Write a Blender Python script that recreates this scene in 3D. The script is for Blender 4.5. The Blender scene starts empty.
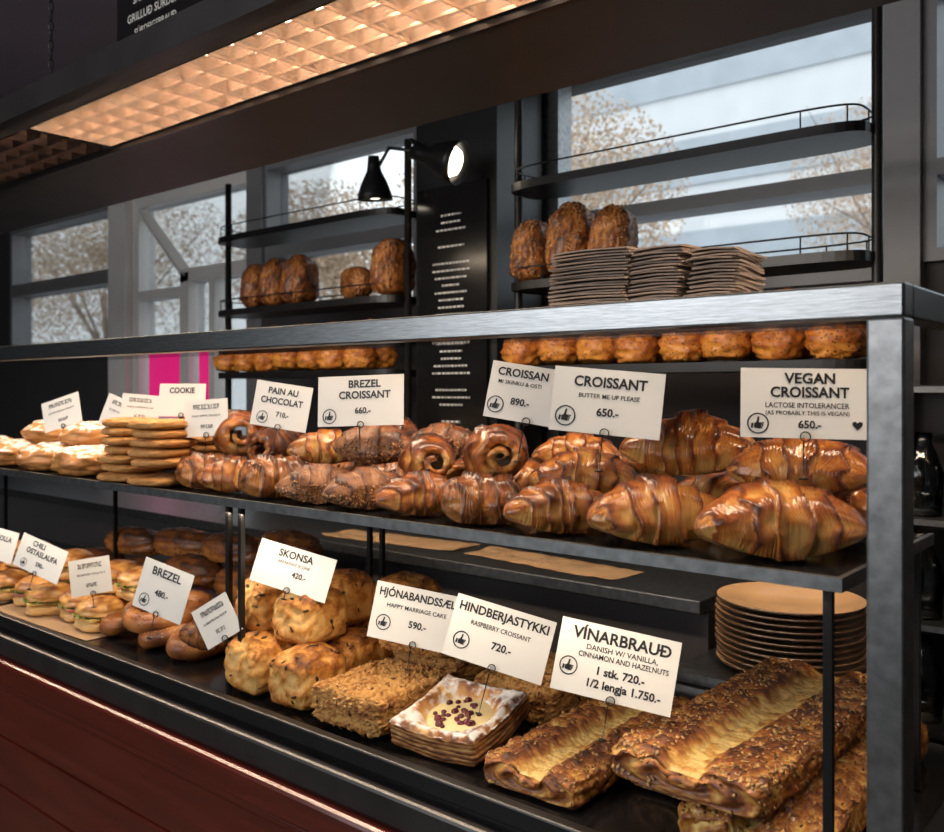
import bpy, math, random
from mathutils import Vector, Matrix, Euler, noise
from mathutils.bvhtree import BVHTree
random.seed(7)
S=bpy.context.scene
COL=S.collection
pi=math.pi
# ---------------------------------------------------------------- materials
def nt(name):
    m=bpy.data.materials.new(name); m.use_nodes=True
    n=m.node_tree.nodes; l=m.node_tree.links
    return m,n,l,n['Principled BSDF']
def mat(name,col,rough=.5,metal=0.,var=.15,scale=12.,bump=0.,coat=0.,emis=None,es=0.,stretch=None):
    m,n,l,b=nt(name)
    tc=n.new('ShaderNodeTexCoord'); nz=n.new('ShaderNodeTexNoise'); nz.inputs['Scale'].default_value=scale
    nz.inputs['Detail'].default_value=6
    if stretch:
        mp=n.new('ShaderNodeMapping'); mp.inputs['Scale'].default_value=stretch
        l.new(tc.outputs['Object'],mp.inputs[0]); l.new(mp.outputs[0],nz.inputs['Vector'])
    else: l.new(tc.outputs['Object'],nz.inputs['Vector'])
    r=n.new('ShaderNodeValToRGB')
    r.color_ramp.elements[0].position=.3; r.color_ramp.elements[1].position=.7
    r.color_ramp.elements[0].color=[c*(1-var) for c in col]+[1]
    r.color_ramp.elements[1].color=[min(1,c*(1+var)) for c in col]+[1]
    l.new(nz.outputs[0],r.inputs[0]); l.new(r.outputs[0],b.inputs['Base Color'])
    b.inputs['Roughness'].default_value=rough; b.inputs['Metallic'].default_value=metal
    b.inputs['Coat Weight'].default_value=coat; b.inputs['Coat Roughness'].default_value=.1
    if bump:
        bp=n.new('ShaderNodeBump'); bp.inputs['Strength'].default_value=bump; bp.inputs['Distance'].default_value=.004
        l.new(nz.outputs[0],bp.inputs['Height']); l.new(bp.outputs[0],b.inputs['Normal'])
    if emis:
        b.inputs['Emission Color'].default_value=list(emis)+[1]; b.inputs['Emission Strength'].default_value=es
    return m
def glassmat(name,tint=(1,1,1),refl=.06,rough=.02):
    m=bpy.data.materials.new(name); m.use_nodes=True; n=m.node_tree.nodes; l=m.node_tree.links
    n.clear(); o=n.new('ShaderNodeOutputMaterial'); mx=n.new('ShaderNodeMixShader')
    t=n.new('ShaderNodeBsdfTransparent'); g=n.new('ShaderNodeBsdfGlossy'); f=n.new('ShaderNodeFresnel'); f.inputs[0].default_value=1.3
    ma=n.new('ShaderNodeMath'); ma.operation='MULTIPLY'; ma.inputs[1].default_value=refl*18
    t.inputs[0].default_value=list(tint)+[1]; g.inputs['Roughness'].default_value=rough
    l.new(f.outputs[0],ma.inputs[0]); l.new(ma.outputs[0],mx.inputs[0]); l.new(t.outputs[0],mx.inputs[1]); l.new(g.outputs[0],mx.inputs[2]); l.new(mx.outputs[0],o.inputs[0])
    return m
def pastry(name,stops,stripe=.35,n3=.5,scale=25,sscale=40,rough=.42,coat=.25,dust=0.,bump=.5,spots=None,warp=1.3):
    m,n,l,b=nt(name)
    def A(nm):
        a=n.new('ShaderNodeAttribute'); a.attribute_name=nm; return a.outputs['Fac']
    def M(op,x,y):
        k=n.new('ShaderNodeMath'); k.operation=op
        for i,v in enumerate((x,y)):
            if isinstance(v,(int,float)): k.inputs[i].default_value=v
            else: l.new(v,k.inputs[i])
        return k.outputs[0]
    tc=n.new('ShaderNodeTexCoord'); nz=n.new('ShaderNodeTexNoise'); nz.inputs['Scale'].default_value=scale; nz.inputs['Detail'].default_value=8
    nz.inputs['Roughness'].default_value=.7
    l.new(tc.outputs['Object'],nz.inputs['Vector'])
    lo=n.new('ShaderNodeTexNoise'); lo.inputs['Scale'].default_value=scale*.6; lo.inputs['Detail'].default_value=1; l.new(tc.outputs['Object'],lo.inputs['Vector'])
    n1=n.new('ShaderNodeTexNoise'); n1.noise_dimensions='1D'; n1.inputs['Scale'].default_value=1; n1.inputs['Detail'].default_value=6; n1.inputs['Roughness'].default_value=.75
    w=M('MULTIPLY',A('along'),sscale); w=M('ADD',w,M('MULTIPLY',lo.outputs[0],warp)); l.new(w,n1.inputs['W'])
    oi=n.new('ShaderNodeObjectInfo')
    f=M('ADD',A('bake'),M('MULTIPLY',M('SUBTRACT',nz.outputs[0],.5),n3))
    f=M('ADD',f,M('MULTIPLY',M('SUBTRACT',n1.outputs[0],.5),stripe))
    f=M('ADD',f,M('MULTIPLY',M('SUBTRACT',oi.outputs['Random'],.5),.16))
    r=n.new('ShaderNodeValToRGB'); e=r.color_ramp.elements
    while len(e)<len(stops): e.new(.5)
    for i,(p,c) in enumerate(stops): e[i].position=p; e[i].color=list(c)+[1]
    l.new(f,r.inputs[0]); out=r.outputs[0]
    if spots:
        v=n.new('ShaderNodeTexVoronoi'); v.inputs['Scale'].default_value=spots[0]; l.new(tc.outputs['Object'],v.inputs['Vector'])
        s=M('LESS_THAN',v.outputs['Distance'],spots[1]); mx=n.new('ShaderNodeMix'); mx.data_type='RGBA'
        l.new(s,mx.inputs[0]); l.new(out,mx.inputs[6]); mx.inputs[7].default_value=list(spots[2])+[1]; out=mx.outputs[2]
    if dust:
        g=n.new('ShaderNodeNewGeometry'); sx=n.new('ShaderNodeSeparateXYZ'); l.new(g.outputs['Normal'],sx.inputs[0])
        nd=n.new('ShaderNodeTexNoise'); nd.inputs['Scale'].default_value=60; l.new(tc.outputs['Object'],nd.inputs['Vector'])
        k=M('MULTIPLY',M('ADD',sx.outputs['Z'],M('MULTIPLY',M('SUBTRACT',nd.outputs[0],.80),2.0)),dust); cl=n.new('ShaderNodeClamp'); l.new(k,cl.inputs[0])
        mx=n.new('ShaderNodeMix'); mx.data_type='RGBA'; l.new(cl.outputs[0],mx.inputs[0]); l.new(out,mx.inputs[6]); mx.inputs[7].default_value=(.80,.77,.75,1); out=mx.outputs[2]
    l.new(out,b.inputs['Base Color'])
    l.new(M('ADD',rough-.2,M('MULTIPLY',nz.outputs[0],.4)),b.inputs['Roughness'])
    b.inputs['Coat Weight'].default_value=coat; b.inputs['Coat Roughness'].default_value=.15
    bp=n.new('ShaderNodeBump'); bp.inputs['Strength'].default_value=bump; bp.inputs['Distance'].default_value=.004
    l.new(M('ADD',nz.outputs[0],M('MULTIPLY',n1.outputs[0],stripe*1.8)),bp.inputs['Height']); l.new(bp.outputs[0],b.inputs['Normal'])
    return m
GOLD=[(0,(.88,.48,.13)),(.20,(.72,.26,.036)),(.40,(.46,.115,.013)),(.66,(.19,.038,.006)),(.95,(.05,.011,.004))]
PALE=[(0,(.80,.52,.22)),(.35,(.66,.32,.08)),(.7,(.38,.13,.03)),(1,(.12,.04,.012))]
DARK=[(0,(.30,.12,.035)),(.35,(.16,.05,.013)),(.7,(.07,.02,.008)),(1,(.02,.008,.005))]
M_cro=pastry('croissant_crust',GOLD,stripe=.95,sscale=80,rough=.32,coat=.6,bump=.9,n3=.65,scale=32,warp=2.0)
M_pas=pastry('glazed_pastry_crust',[(0,(.62,.25,.05)),(.3,(.36,.10,.014)),(.6,(.14,.033,.006)),(.95,(.035,.010,.005))],stripe=.9,sscale=70,coat=.65,rough=.30,bump=.9,n3=.6,warp=2.0)
M_nut=pastry('nutty_crust',DARK,stripe=.2,n3=.8,scale=60,bump=.8,coat=.1)
M_cookie=pastry('cookie_dough',[(0,(.60,.31,.10)),(.4,(.46,.20,.05)),(.75,(.21,.07,.02)),(1,(.08,.03,.01))],stripe=0,n3=1.0,scale=45,rough=.7,coat=0,bump=.7)
M_bun=pastry('bun_crust',PALE,stripe=.0,n3=.6,scale=18,rough=.42,coat=.3)
M_dust=pastry('sugar_dusted_crust',[(0,(.66,.36,.12)),(.35,(.52,.22,.055)),(.7,(.28,.09,.02)),(1,(.12,.04,.012))],stripe=.1,n3=.4,dust=2.6,rough=.6)
M_dust2=pastry('lightly_dusted_crust',[(0,(.72,.46,.18)),(.3,(.50,.23,.06)),(.6,(.24,.08,.018)),(1,(.07,.022,.008))],stripe=.6,n3=.8,dust=2.4,rough=.6,sscale=70)
M_scone=pastry('scone_crust',[(0,(.80,.48,.16)),(.35,(.62,.27,.05)),(.62,(.36,.12,.02)),(1,(.12,.04,.012))],stripe=0,n3=.8,scale=28,rough=.6,coat=0,bump=.8)
M_crumb=pastry('oat_crumble',[(0,(.56,.30,.09)),(.35,(.38,.155,.035)),(.65,(.17,.055,.014)),(1,(.05,.018,.008))],stripe=0,n3=1.3,scale=60,rough=.8,coat=0,bump=1)
M_bar=pastry('danish_bar_crust',[(0,(.86,.62,.23)),(.2,(.66,.34,.075)),(.45,(.38,.125,.022)),(.72,(.17,.045,.010)),(.95,(.06,.016,.006))],stripe=.3,n3=1.2,scale=45,sscale=110,rough=.42,bump=1,coat=.3)
M_barn=pastry('nutty_danish_crust',[(0,(.60,.36,.13)),(.3,(.38,.17,.05)),(.6,(.18,.065,.018)),(.95,(.06,.02,.008))],stripe=.1,n3=1.4,scale=80,sscale=60,rough=.5,bump=1)
M_loaf=pastry('loaf_crust',[(0,(.48,.20,.045)),(.35,(.30,.095,.017)),(.7,(.13,.036,.008)),(1,(.03,.012,.006))],stripe=0,n3=1.1,scale=28,rough=.55,bump=1,spots=(75,.25,(.05,.03,.02)))
M_roll=pastry('seeded_roll_crust',[(0,(.68,.28,.045)),(.4,(.48,.135,.017)),(.8,(.20,.05,.01)),(1,(.08,.02,.008))],stripe=0,n3=1.1,scale=40,rough=.5,bump=1,spots=(90,.25,(.09,.035,.014)))
M_pretz=pastry('pretzel_crust',[(0,(.50,.20,.05)),(.35,(.30,.095,.02)),(.7,(.13,.036,.010)),(1,(.04,.013,.006))],stripe=0,n3=1.2,rough=.45,coat=.15,scale=40,bump=.8)
M_custard=pastry('custard',[(0,(.84,.70,.38)),(.5,(.80,.60,.22)),(1,(.5,.3,.1))],stripe=0,n3=.4,rough=.3)
M_jam=mat('berry_jam',(.10,.006,.012),.2,var=.5,scale=60,coat=.5)
M_alm=mat('almond_flake',(.58,.34,.14),.6,var=.45,scale=90)
M_tan=mat('toasted_seed',(.32,.16,.06),.6,var=.45,scale=90)
M_seed=mat('dark_seed',(.08,.04,.018),.5,var=.5,scale=90)
M_cheese=mat('cheese',(.80,.55,.16),.45,var=.1)
M_leaf=mat('lettuce',(.16,.22,.05),.5,var=.4,scale=40)
M_ham=mat('ham_slice',(.55,.20,.16),.45,var=.2,scale=30)
M_steel=mat('brushed_steel',(.24,.255,.27),.30,1.,.22,40,.06,stretch=(1,20,20))
M_steelv=mat('brushed_steel_dull',(.25,.26,.27),.38,1.,.22,60,.06)
M_black=mat('black_metal',(.014,.014,.015),.35,.3,.2)
M_dark=mat('dark_trim',(.022,.020,.021),.32,0,.3)
M_blacktray=mat('black_glossy_tray',(.012,.012,.013),.15,.2,.2)
M_wood=mat('red_brown_wood',(.095,.014,.008),.24,0,.20,4,.02,coat=.5,stretch=(1,12,12))
M_canopy=mat('dark_canopy_panel',(.07,.068,.072),.5,.2,.2,3)
M_wall=mat('dark_wall_paint',(.04,.037,.04),.6,0,.1,2)
M_ceil=mat('mauve_ceiling_paint',(.22,.17,.20),.7,0,.1,2)
M_floor=mat('dark_floor',(.05,.045,.04),.4,0,.3,3)
M_frame=mat('grey_window_frame',(.20,.20,.21),.45,.2,.08,4)
M_white=mat('pale_window_frame',(.62,.61,.60),.45,0,.05,4)
M_card=mat('white_card',(.76,.755,.735),.6,0,.02,4)
M_ink=mat('black_ink',(.012,.012,.014),.5)
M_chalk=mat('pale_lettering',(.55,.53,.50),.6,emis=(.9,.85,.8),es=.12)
M_glass=glassmat('clear_glass',(.99,.99,.99),.045)
M_glass2=glassmat('window_glass',(.93,.95,.96),.04)
M_ware=glassmat('smoky_glassware',(.72,.76,.78),.14)
M_nap=mat('kraft_napkin',(.26,.20,.165),.9,0,.12,30,.2)
M_plate=mat('cream_plate_glaze',(.80,.50,.26),.25,0,.1,6,coat=.4)
M_plated=mat('dark_plate_glaze',(.05,.026,.018),.3,0,.3,10,coat=.4)
M_pink=mat('pink_poster',(.85,.02,.22),.5,0,.15,3,emis=(1,.02,.25),es=.4)
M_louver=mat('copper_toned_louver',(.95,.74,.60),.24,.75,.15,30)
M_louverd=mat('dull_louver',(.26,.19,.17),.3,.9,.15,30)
M_diff=mat('warm_diffuser',(.9,.7,.5),.5,emis=(1,.76,.58),es=11)
M_bulb=mat('warm_bulb',(1,.9,.8),.5,emis=(1,.88,.70),es=8)
M_ext=mat('pale_facade',(.70,.71,.72),.7,0,.05,1)
M_extw=mat('facade_glazing',(.42,.46,.50),.3,0,.1,1)
M_bark=mat('bark',(.30,.24,.20),.9,0,.3,5)
M_fol=mat('autumn_leaves',(.50,.37,.26),.9,0,.3,2)
M_street=mat('street_asphalt',(.35,.35,.36),.9,0,.1,1)
M_paper=mat('brown_paper',(.42,.27,.15),.85,0,.15,8,.3)
# ---------------------------------------------------------------- helpers
def link(o): COL.objects.link(o); return o
def meta(o,label=None,cat=None,group=None,kind=None):
    if label: o['label']=label
    if cat: o['category']=cat
    if group: o['group']=group
    if kind: o['kind']=kind
    return o
def empty(name,loc,label,cat,group=None,rot=(0,0,0)):
    o=bpy.data.objects.new(name,None); o.location=loc; o.rotation_euler=rot; o.empty_display_size=.02; link(o); return meta(o,label,cat,group)
def meshobj(name,V,F,m,parent=None,smooth=False,bake=None,along=None):
    me=bpy.data.meshes.new(name); me.from_pydata([tuple(v) for v in V],[],F); me.update()
    me.materials.append(m)
    if smooth: me.polygons.foreach_set('use_smooth',[True]*len(me.polygons))
    for nm,d in (('bake',bake),('along',along)):
        if d is not None:
            a=me.attributes.new(nm,'FLOAT','POINT'); a.data.foreach_set('value',d)
    o=bpy.data.objects.new(name,me); link(o)
    if parent: o.parent=parent
    return o
def boxVF(boxes):
    V=[];F=[]
    for (x0,x1,y0,y1,z0,z1) in boxes:
        b=len(V)
        V+=[(x0,y0,z0),(x1,y0,z0),(x1,y1,z0),(x0,y1,z0),(x0,y0,z1),(x1,y0,z1),(x1,y1,z1),(x0,y1,z1)]
        F+=[[b+i for i in f] for f in ((3,2,1,0),(4,5,6,7),(0,1,5,4),(1,2,6,5),(2,3,7,6),(3,0,4,7))]
    return V,F
def box(name,boxes,m,parent=None,bev=0.):
    if not isinstance(boxes[0],(tuple,list)): boxes=[boxes]
    V,F=boxVF(boxes)
    if parent is not None:
        p=parent.location; V=[(v[0]-p[0],v[1]-p[1],v[2]-p[2]) for v in V]
    o=meshobj(name,V,F,m,parent)
    if bev:
        md=o.modifiers.new('b','BEVEL'); md.width=bev; md.segments=2; md.limit_method='ANGLE'
    return o
def tubeVF(pts,r,nv=8,closed=False):
    V=[];F=[];n=len(pts); pts=[Vector(p) for p in pts]
    up=Vector((.13,.21,.97)).normalized()
    for i,p in enumerate(pts):
        if closed: d=pts[(i+1)%n]-pts[i-1]
        else: d=pts[min(i+1,n-1)]-pts[max(i-1,0)]
        d.normalize(); a=d.cross(up)
        if a.length<.05: a=d.cross(Vector((1,0,0)))
        a.normalize(); b=d.cross(a)
        rr=r(i/(n-1)) if callable(r) else r
        for k in range(nv):
            t=2*pi*k/nv; V.append(p+a*rr*math.cos(t)+b*rr*math.sin(t))
    for i in range(n if closed else n-1):
        j=(i+1)%n
        for k in range(nv):
            q=(k+1)%nv; F.append([i*nv+k,i*nv+q,j*nv+q,j*nv+k])
    if not closed: F.append(list(range(nv))); F.append([(n-1)*nv+k for k in reversed(range(nv))])
    return V,F
def merge(parts):
    V=[];F=[]
    for v,f in parts:
        b=len(V); V+=list(v); F+=[[b+i for i in q] for q in f]
    return V,F
def lathe(prof,nv=40):
    V=[];F=[];n=len(prof)
    for r,z in prof:
        for k in range(nv):
            t=2*pi*k/nv; V.append((r*math.cos(t),r*math.sin(t),z))
    for i in range(n-1):
        for k in range(nv):
            q=(k+1)%nv; F.append([i*nv+k,i*nv+q,(i+1)*nv+q,(i+1)*nv+k])
    return V,F
def mkmesh(name,V,F,B,A,m):
    me=bpy.data.meshes.new(name); me.from_pydata(V,[],F); me.update(); me.materials.append(m)
    me.polygons.foreach_set('use_smooth',[True]*len(me.polygons))
    a=me.attributes.new('bake','FLOAT','POINT'); a.data.foreach_set('value',B)
    a=me.attributes.new('along','FLOAT','POINT'); a.data.foreach_set('value',A)
    return me
def surfmesh(name,nu,nv,fn,m):
    V=[];B=[];A=[];F=[]
    for i in range(nu+1):
        u=i/nu
        for k in range(nv):
            r=fn(u,2*pi*k/nv); V.append(tuple(r[:3])); B.append(r[3]); A.append(r[4] if len(r)>4 else u)
    for i in range(nu):
        for k in range(nv):
            q=(k+1)%nv; F.append([i*nv+k,(i+1)*nv+k,(i+1)*nv+q,i*nv+q])
    for i,rev in ((0,0),(nu,1)):
        c=Vector((0,0,0))
        for k in range(nv): c+=Vector(V[i*nv+k])
        c/=nv; V.append(tuple(c)); B.append(B[i*nv]); A.append(A[i*nv]); ci=len(V)-1
        for k in range(nv):
            q=(k+1)%nv; F.append([ci,i*nv+q,i*nv+k] if rev else [ci,i*nv+k,i*nv+q])
    return mkmesh(name,V,F,B,A,m)
def boxlump(name,sx,sy,sz,r,nx,ny,nzz,disp,m):
    """evenly gridded rounded box; disp(x,y,z in -1..1, P, N)->(P,bake,along)"""
    V=[];B=[];A=[];F=[];idx={}
    S3=(sx,sy,sz); N3=(nx,ny,nzz)
    def vert(i,j,k):
        key=(i,j,k)
        if key in idx: return idx[key]
        c=[2*a/b-1 for a,b in zip(key,N3)]
        P=Vector([c[q]*S3[q] for q in range(3)])
        I=Vector([max(-(S3[q]-r),min(S3[q]-r,P[q])) for q in range(3)])
        D=P-I
        N=D.normalized() if D.length>1e-9 else Vector((0,0,1))
        P2=I+N*r
        P3,b,al=disp(c[0],c[1],c[2],P2,N)
        idx[key]=len(V); V.append(tuple(P3)); B.append(b); A.append(al); return idx[key]
    for i in range(nx):
        for j in range(ny):
            F.append([vert(i,j,nzz),vert(i+1,j,nzz),vert(i+1,j+1,nzz),vert(i,j+1,nzz)])
            F.append([vert(i,j,0),vert(i,j+1,0),vert(i+1,j+1,0),vert(i+1,j,0)])
    for i in range(nx):
        for k in range(nzz):
            F.append([vert(i,0,k),vert(i+1,0,k),vert(i+1,0,k+1),vert(i,0,k+1)])
            F.append([vert(i,ny,k),vert(i,ny,k+1),vert(i+1,ny,k+1),vert(i+1,ny,k)])
    for j in range(ny):
        for k in range(nzz):
            F.append([vert(0,j,k),vert(0,j,k+1),vert(0,j+1,k+1),vert(0,j+1,k)])
            F.append([vert(nx,j,k),vert(nx,j+1,k),vert(nx,j+1,k+1),vert(nx,j,k+1)])
    return mkmesh(name,V,F,B,A,m)
def nz(x,y,z,s,seed): return noise.noise(Vector((x*s+seed*7.3,y*s+seed*3.1,z*s-seed*5.7)))
# ---- pastry meshes
def croissant(seed,L=.190,R=.056,bend=.5,layers=2.8,m=None,hz=.94,pale=0.,blunt=False,step=.15):
    Rc=L/2/math.sin(bend)
    def fn(u,th):
        a=2*u-1; s=min(abs(a),.9995)
        env=(1-s**2.2)**.58*(1-.20*s) if not blunt else (1-s**5)**.5*(1-.12*s*s)
        sg=math.tanh(a*6)
        ph=layers*s**.95+.40+sg*(.34*math.cos(th)+.08*math.sin(2*th+seed))+.12*math.sin(th+seed)+.40*nz(a,math.cos(th),math.sin(th),1.7,seed+9)
        f=ph%1
        r=R*env*(1+step*f**1.3-.06)*(1+.012*math.sin(ph*40+3*nz(a,math.cos(th),math.sin(th),3,seed)))
        n=nz(a,math.cos(th),math.sin(th),1.8,seed); n2=nz(a,math.cos(th),math.sin(th),5,seed+4)
        r*=1+.12*n+.05*n2
        y=r*math.cos(th); z=r*math.sin(th)*hz
        fl=-.55*R*env
        if z<fl: z=fl+(z-fl)*.15
        ang=a*bend
        x=Rc*math.sin(ang)+y*math.sin(ang); yy=-Rc*(1-math.cos(ang))+y*math.cos(ang)
        b=.14+.22*max(0,math.sin(th))+.55*f**5-.18*(1-f)**6+.35*n+.3*n2+.08*s-pale
        if blunt and s>.93: b-=.2*math.sin(r*260)
        return x,yy,z,b,ph*.3*(1 if a>0 else -1)
    return surfmesh('croissant',240,52,fn,m or M_cro)
def lump(seed,sx,sy,sz,e=1.,amp=.05,ns=3.,m=None,nu=48,nv=48,colf=None,flat=.7,top=None,name='bun'):
    def sp(c,p): return math.copysign(abs(c)**p,c)
    def fn(u,th):
        ph=-pi/2+pi*u
        cx=sp(math.cos(ph),e); x=cx*sp(math.cos(th),e); y=cx*sp(math.sin(th),e); z=sp(math.sin(ph),e)
        n=nz(x,y,z,ns,seed); d=1+amp*n*2+amp*nz(x,y,z,ns*3.1,seed+2)
        X,Y,Z=x*d*sx,y*d*sy,z*d*sz
        if Z<-flat*sz: Z=-flat*sz+(Z+flat*sz)*.1
        if top: Z+=top(x,y,z)
        b=(colf(x,y,z,n) if colf else .15+.45*max(0,z)+.3*n)
        return X,Y,Z,b
    return surfmesh(name,nu,nv,fn,m or M_bun)
def spiralroll(seed,L=.10,Rm=.044,turns=1.7,m=None,name='coiled_pastry'):
    V=[];F=[];B=[];A=[]; NT=110; NW=36
    for w in range(NW+1):
        t=w/NW; ww=2*t-1; sc=(1-.36*abs(ww)**2.4)
        for i in range(NT+1):
            q=i/NT; th=q*turns*2*pi+seed; r=.012+(Rm-.012)*q**.85
            thick=.011+.007*q
            n=nz(math.cos(th)*q,math.sin(th)*q,ww,2.5,seed)
            f=(abs(ww)*2.4+.3+.25*math.sin(th)+.5*n)%1
            for k,rr in enumerate((r+thick*.45,r-thick*.55)):
                rr=rr*sc*(1+.18*n)*(1+(.14*f**1.5 if k==0 else 0))
                V.append((rr*math.cos(th),ww*L/2*(1-.20*q*q)+.010*(1-q)*(abs(ww)**4)*(1 if ww>0 else -1)+.006*n,max(rr*math.sin(th)*.92,-.80*Rm)))
                B.append((.28+.45*f**3+.15*math.sin(th) if k==0 else .2)+.5*n+( -.12 if abs(ww)>.93 else 0)); A.append(f*.3+abs(ww)*.5)
    st=(NT+1)*2
    for w in range(NW):
        for i in range(NT):
            a=w*st+i*2
            F.append([a,a+st,a+st+2,a+2]); F.append([a+1,a+3,a+st+3,a+st+1])
        a=w*st; F.append([a,a+1,a+st+1,a+st]); a=w*st+NT*2; F.append([a,a+st,a+st+1,a+1])
    for w in (0,NW):
        for i in range(NT):
            a=w*st+i*2; F.append([a,a+2,a+3,a+1] if w==0 else [a,a+1,a+3,a+2])
    return mkmesh(name,V,F,B,A,m or M_cro)
def danishbar(seed,w,L,h,m,gap=.22,deep=.30,name='danish_bar'):
    def disp(x,y,z,P,N):
        P=P.copy(); a=y*L/w
        n=nz(x,a,z,1.6,seed); n2=nz(x,a,z,5,seed+1); n3=nz(x,a,z,12,seed+2); n4=nz(x,a,z,26,seed+3)
        b=.42+.25*n+.45*n2+.35*n3+.3*n4
        c=math.exp(-abs((x+.06*n+.05*n2)/gap)**4)
        if N.z>.3:
            fold=math.exp(-((abs(x)-gap*1.6)/.16)**2)
            P.z+=h*(-deep*c+.06*fold+.12*n2*(1-c)+.08*n3+.05*n4)
            b=b*(1-c)+(-.06+.25*n2+.3*n3)*c+.10*fold
        elif N.z<-.3: b=.7
        else: b+=.16*math.sin(z*9+4*n)
        P.x+=w*.03*n2*(N.x)+w*.02*n*abs(N.x)
        if abs(N.y)>.7:
            rr=math.hypot(x*1.0,z*.9); b=.10+.5*abs(math.sin(rr*7+atan(z,x)*.5))+.3*n3
            P.y+=.004*math.sin(rr*14)*N.y
        return P,b,y*.5
    atan=math.atan2
    return boxlump(name,w/2,L/2,h/2,h*.34,72,170,14,disp,m)
def sweepmesh(name,pts,r,m,nv=14,seed=1,closed=False):
    P=[Vector(p) for p in pts]; out=[]; n=len(P)
    for i in range(n if closed else n-1):
        g=(lambda j:P[j%n]) if closed else (lambda j:P[max(0,min(n-1,j))])
        p0,p1,p2,p3=g(i-1),g(i),g(i+1),g(i+2)
        for k in range(8):
            t=k/8; out.append(.5*((2*p1)+(-p0+p2)*t+(2*p0-5*p1+4*p2-p3)*t*t+(-p0+3*p1-3*p2+p3)*t**3))
    if not closed: out.append(P[-1])
    V,F=tubeVF(out,r,nv,closed)
    V=[tuple(v) for v in V]
    return mkmesh(name,V,F,[.35+.9*nz(v[0],v[1],v[2],20,seed) for v in V],[i/len(V) for i in range(len(V))],m)
# ---- dropping things so they rest on what is below
LAY={}
def M4(o): return Matrix.LocRotScale(o.location,o.rotation_euler,o.scale)
def settle(o,layer,base,sink=.002,lim=None):
    Mw=M4(o); W=[Mw@v.co for v in o.data.vertices]
    zc=sum(w.z for w in W)/len(W)
    smp=[w for i,w in enumerate(W) if i%5==0 and w.z<zc+.01]
    x0=min(w.x for w in W);x1=max(w.x for w in W);y0=min(w.y for w in W);y1=max(w.y for w in W)
    zmin=min(w.z for w in W); gap=zmin-base
    for (tr,bb) in LAY.setdefault(layer,[]):
        if bb[0]>x1 or bb[1]<x0 or bb[2]>y1 or bb[3]<y0: continue
        for w in smp:
            if bb[0]<w.x<bb[1] and bb[2]<w.y<bb[3]:
                h=tr.ray_cast(Vector((w.x,w.y,base+.6)),Vector((0,0,-1)))
                if h[0] is not None:
                    g=w.z-h[0].z+sink
                    if g<gap: gap=g
    if lim is not None:
        cur=zmin-gap-base
        if cur>lim: gap+=cur-lim
    o.location.z-=gap
    Mw=M4(o); W=[Mw@v.co for v in o.data.vertices]
    tr=BVHTree.FromPolygons(W,[tuple(p.vertices) for p in o.data.polygons])
    LAY[layer].append((tr,(x0,x1,y0,y1)))
    return o
MID=1.141; DECK=.771
def put(me,name,x,y,rot,layer,base,label,cat,group,sc=1.,sink=.002,lim=None):
    o=bpy.data.objects.new(name,me); link(o); o.location=(x,y,base+.4); o.rotation_euler=rot
    o.scale=(sc,sc,sc) if isinstance(sc,(int,float)) else sc
    settle(o,layer,base,sink,lim); meta(o,label,cat,group); return o
def scatter(par,name,cnt,size,m,seed,cond=lambda c,n:n.z>.3,shape='seed',label=None):
    me=par.data; rr=random.Random(seed); polys=[p for p in me.polygons if cond(p.center,p.normal)]
    V=[];F=[]
    for i in range(cnt):
        p=rr.choice(polys); n=p.normal; t=n.orthogonal().normalized(); t.rotate(Matrix.Rotation(rr.random()*6.28,3,n)); b=n.cross(t)
        s=size*rr.uniform(.6,1.3); c=p.center+n*s*.12; k=len(V)
        w=.5 if shape=='seed' else .7; h=.4 if shape=='seed' else .10
        t=(t+n*rr.uniform(-.35,.35)).normalized(); b=(b+n*rr.uniform(-.3,.3)).normalized()
        for q in ((1,0,0),(.6,.8,0),(-.6,.8,0),(-1,0,0),(-.6,-.8,0),(.6,-.8,0)):
            V.append(c+t*s*q[0]+b*s*w*q[1])
        V.append(c+n*s*h); V.append(c-n*s*h)
        for j in range(6): F.append([k+j,k+(j+1)%6,k+6]); F.append([k+(j+1)%6,k+j,k+7])
    o=meshobj(name,V,F,m,par,True); o['kind']='stuff'
    if label: o['label']=label
    return o
# ---------------------------------------------------------------- ROOM
def struct(o): o['kind']='structure'; return o
struct(box('floor',(-8,1.6,-4.2,1.9,-.1,0),M_floor))
struct(box('ceiling',(-8,1.6,-4.2,1.9,3.0,3.1),M_ceil))
struct(box('wall_west',(-8,-7.9,-4.2,1.9,0,3.0),M_wall))
struct(box('wall_east',(1.5,1.6,-4.2,1.9,0,3.0),M_wall))
struct(box('wall_south',[(-7.9,1.5,-4.2,-4.1,0,.9),(-7.9,1.5,-4.2,-4.1,2.6,3.0),(-7.9,-5.0,-4.2,-4.1,.9,2.6),(-1.6,1.5,-4.2,-4.1,.9,2.6)],M_wall))
Y0,Y1=1.70,1.80
struct(box('wall_north',[(-7.9,1.5,Y0,Y1,2.44,3.0),(-7.9,-6.35,Y0,Y1,0,2.44),(-6.35,-4.86,Y0,Y1,0,1.62),(-3.56,1.5,Y0,Y1,0,1.70),(-2.52,-1.98,Y0,Y1,1.70,2.44),
   (-4.95,-4.80,Y0,Y1,1.62,2.44)],M_wall))
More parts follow.
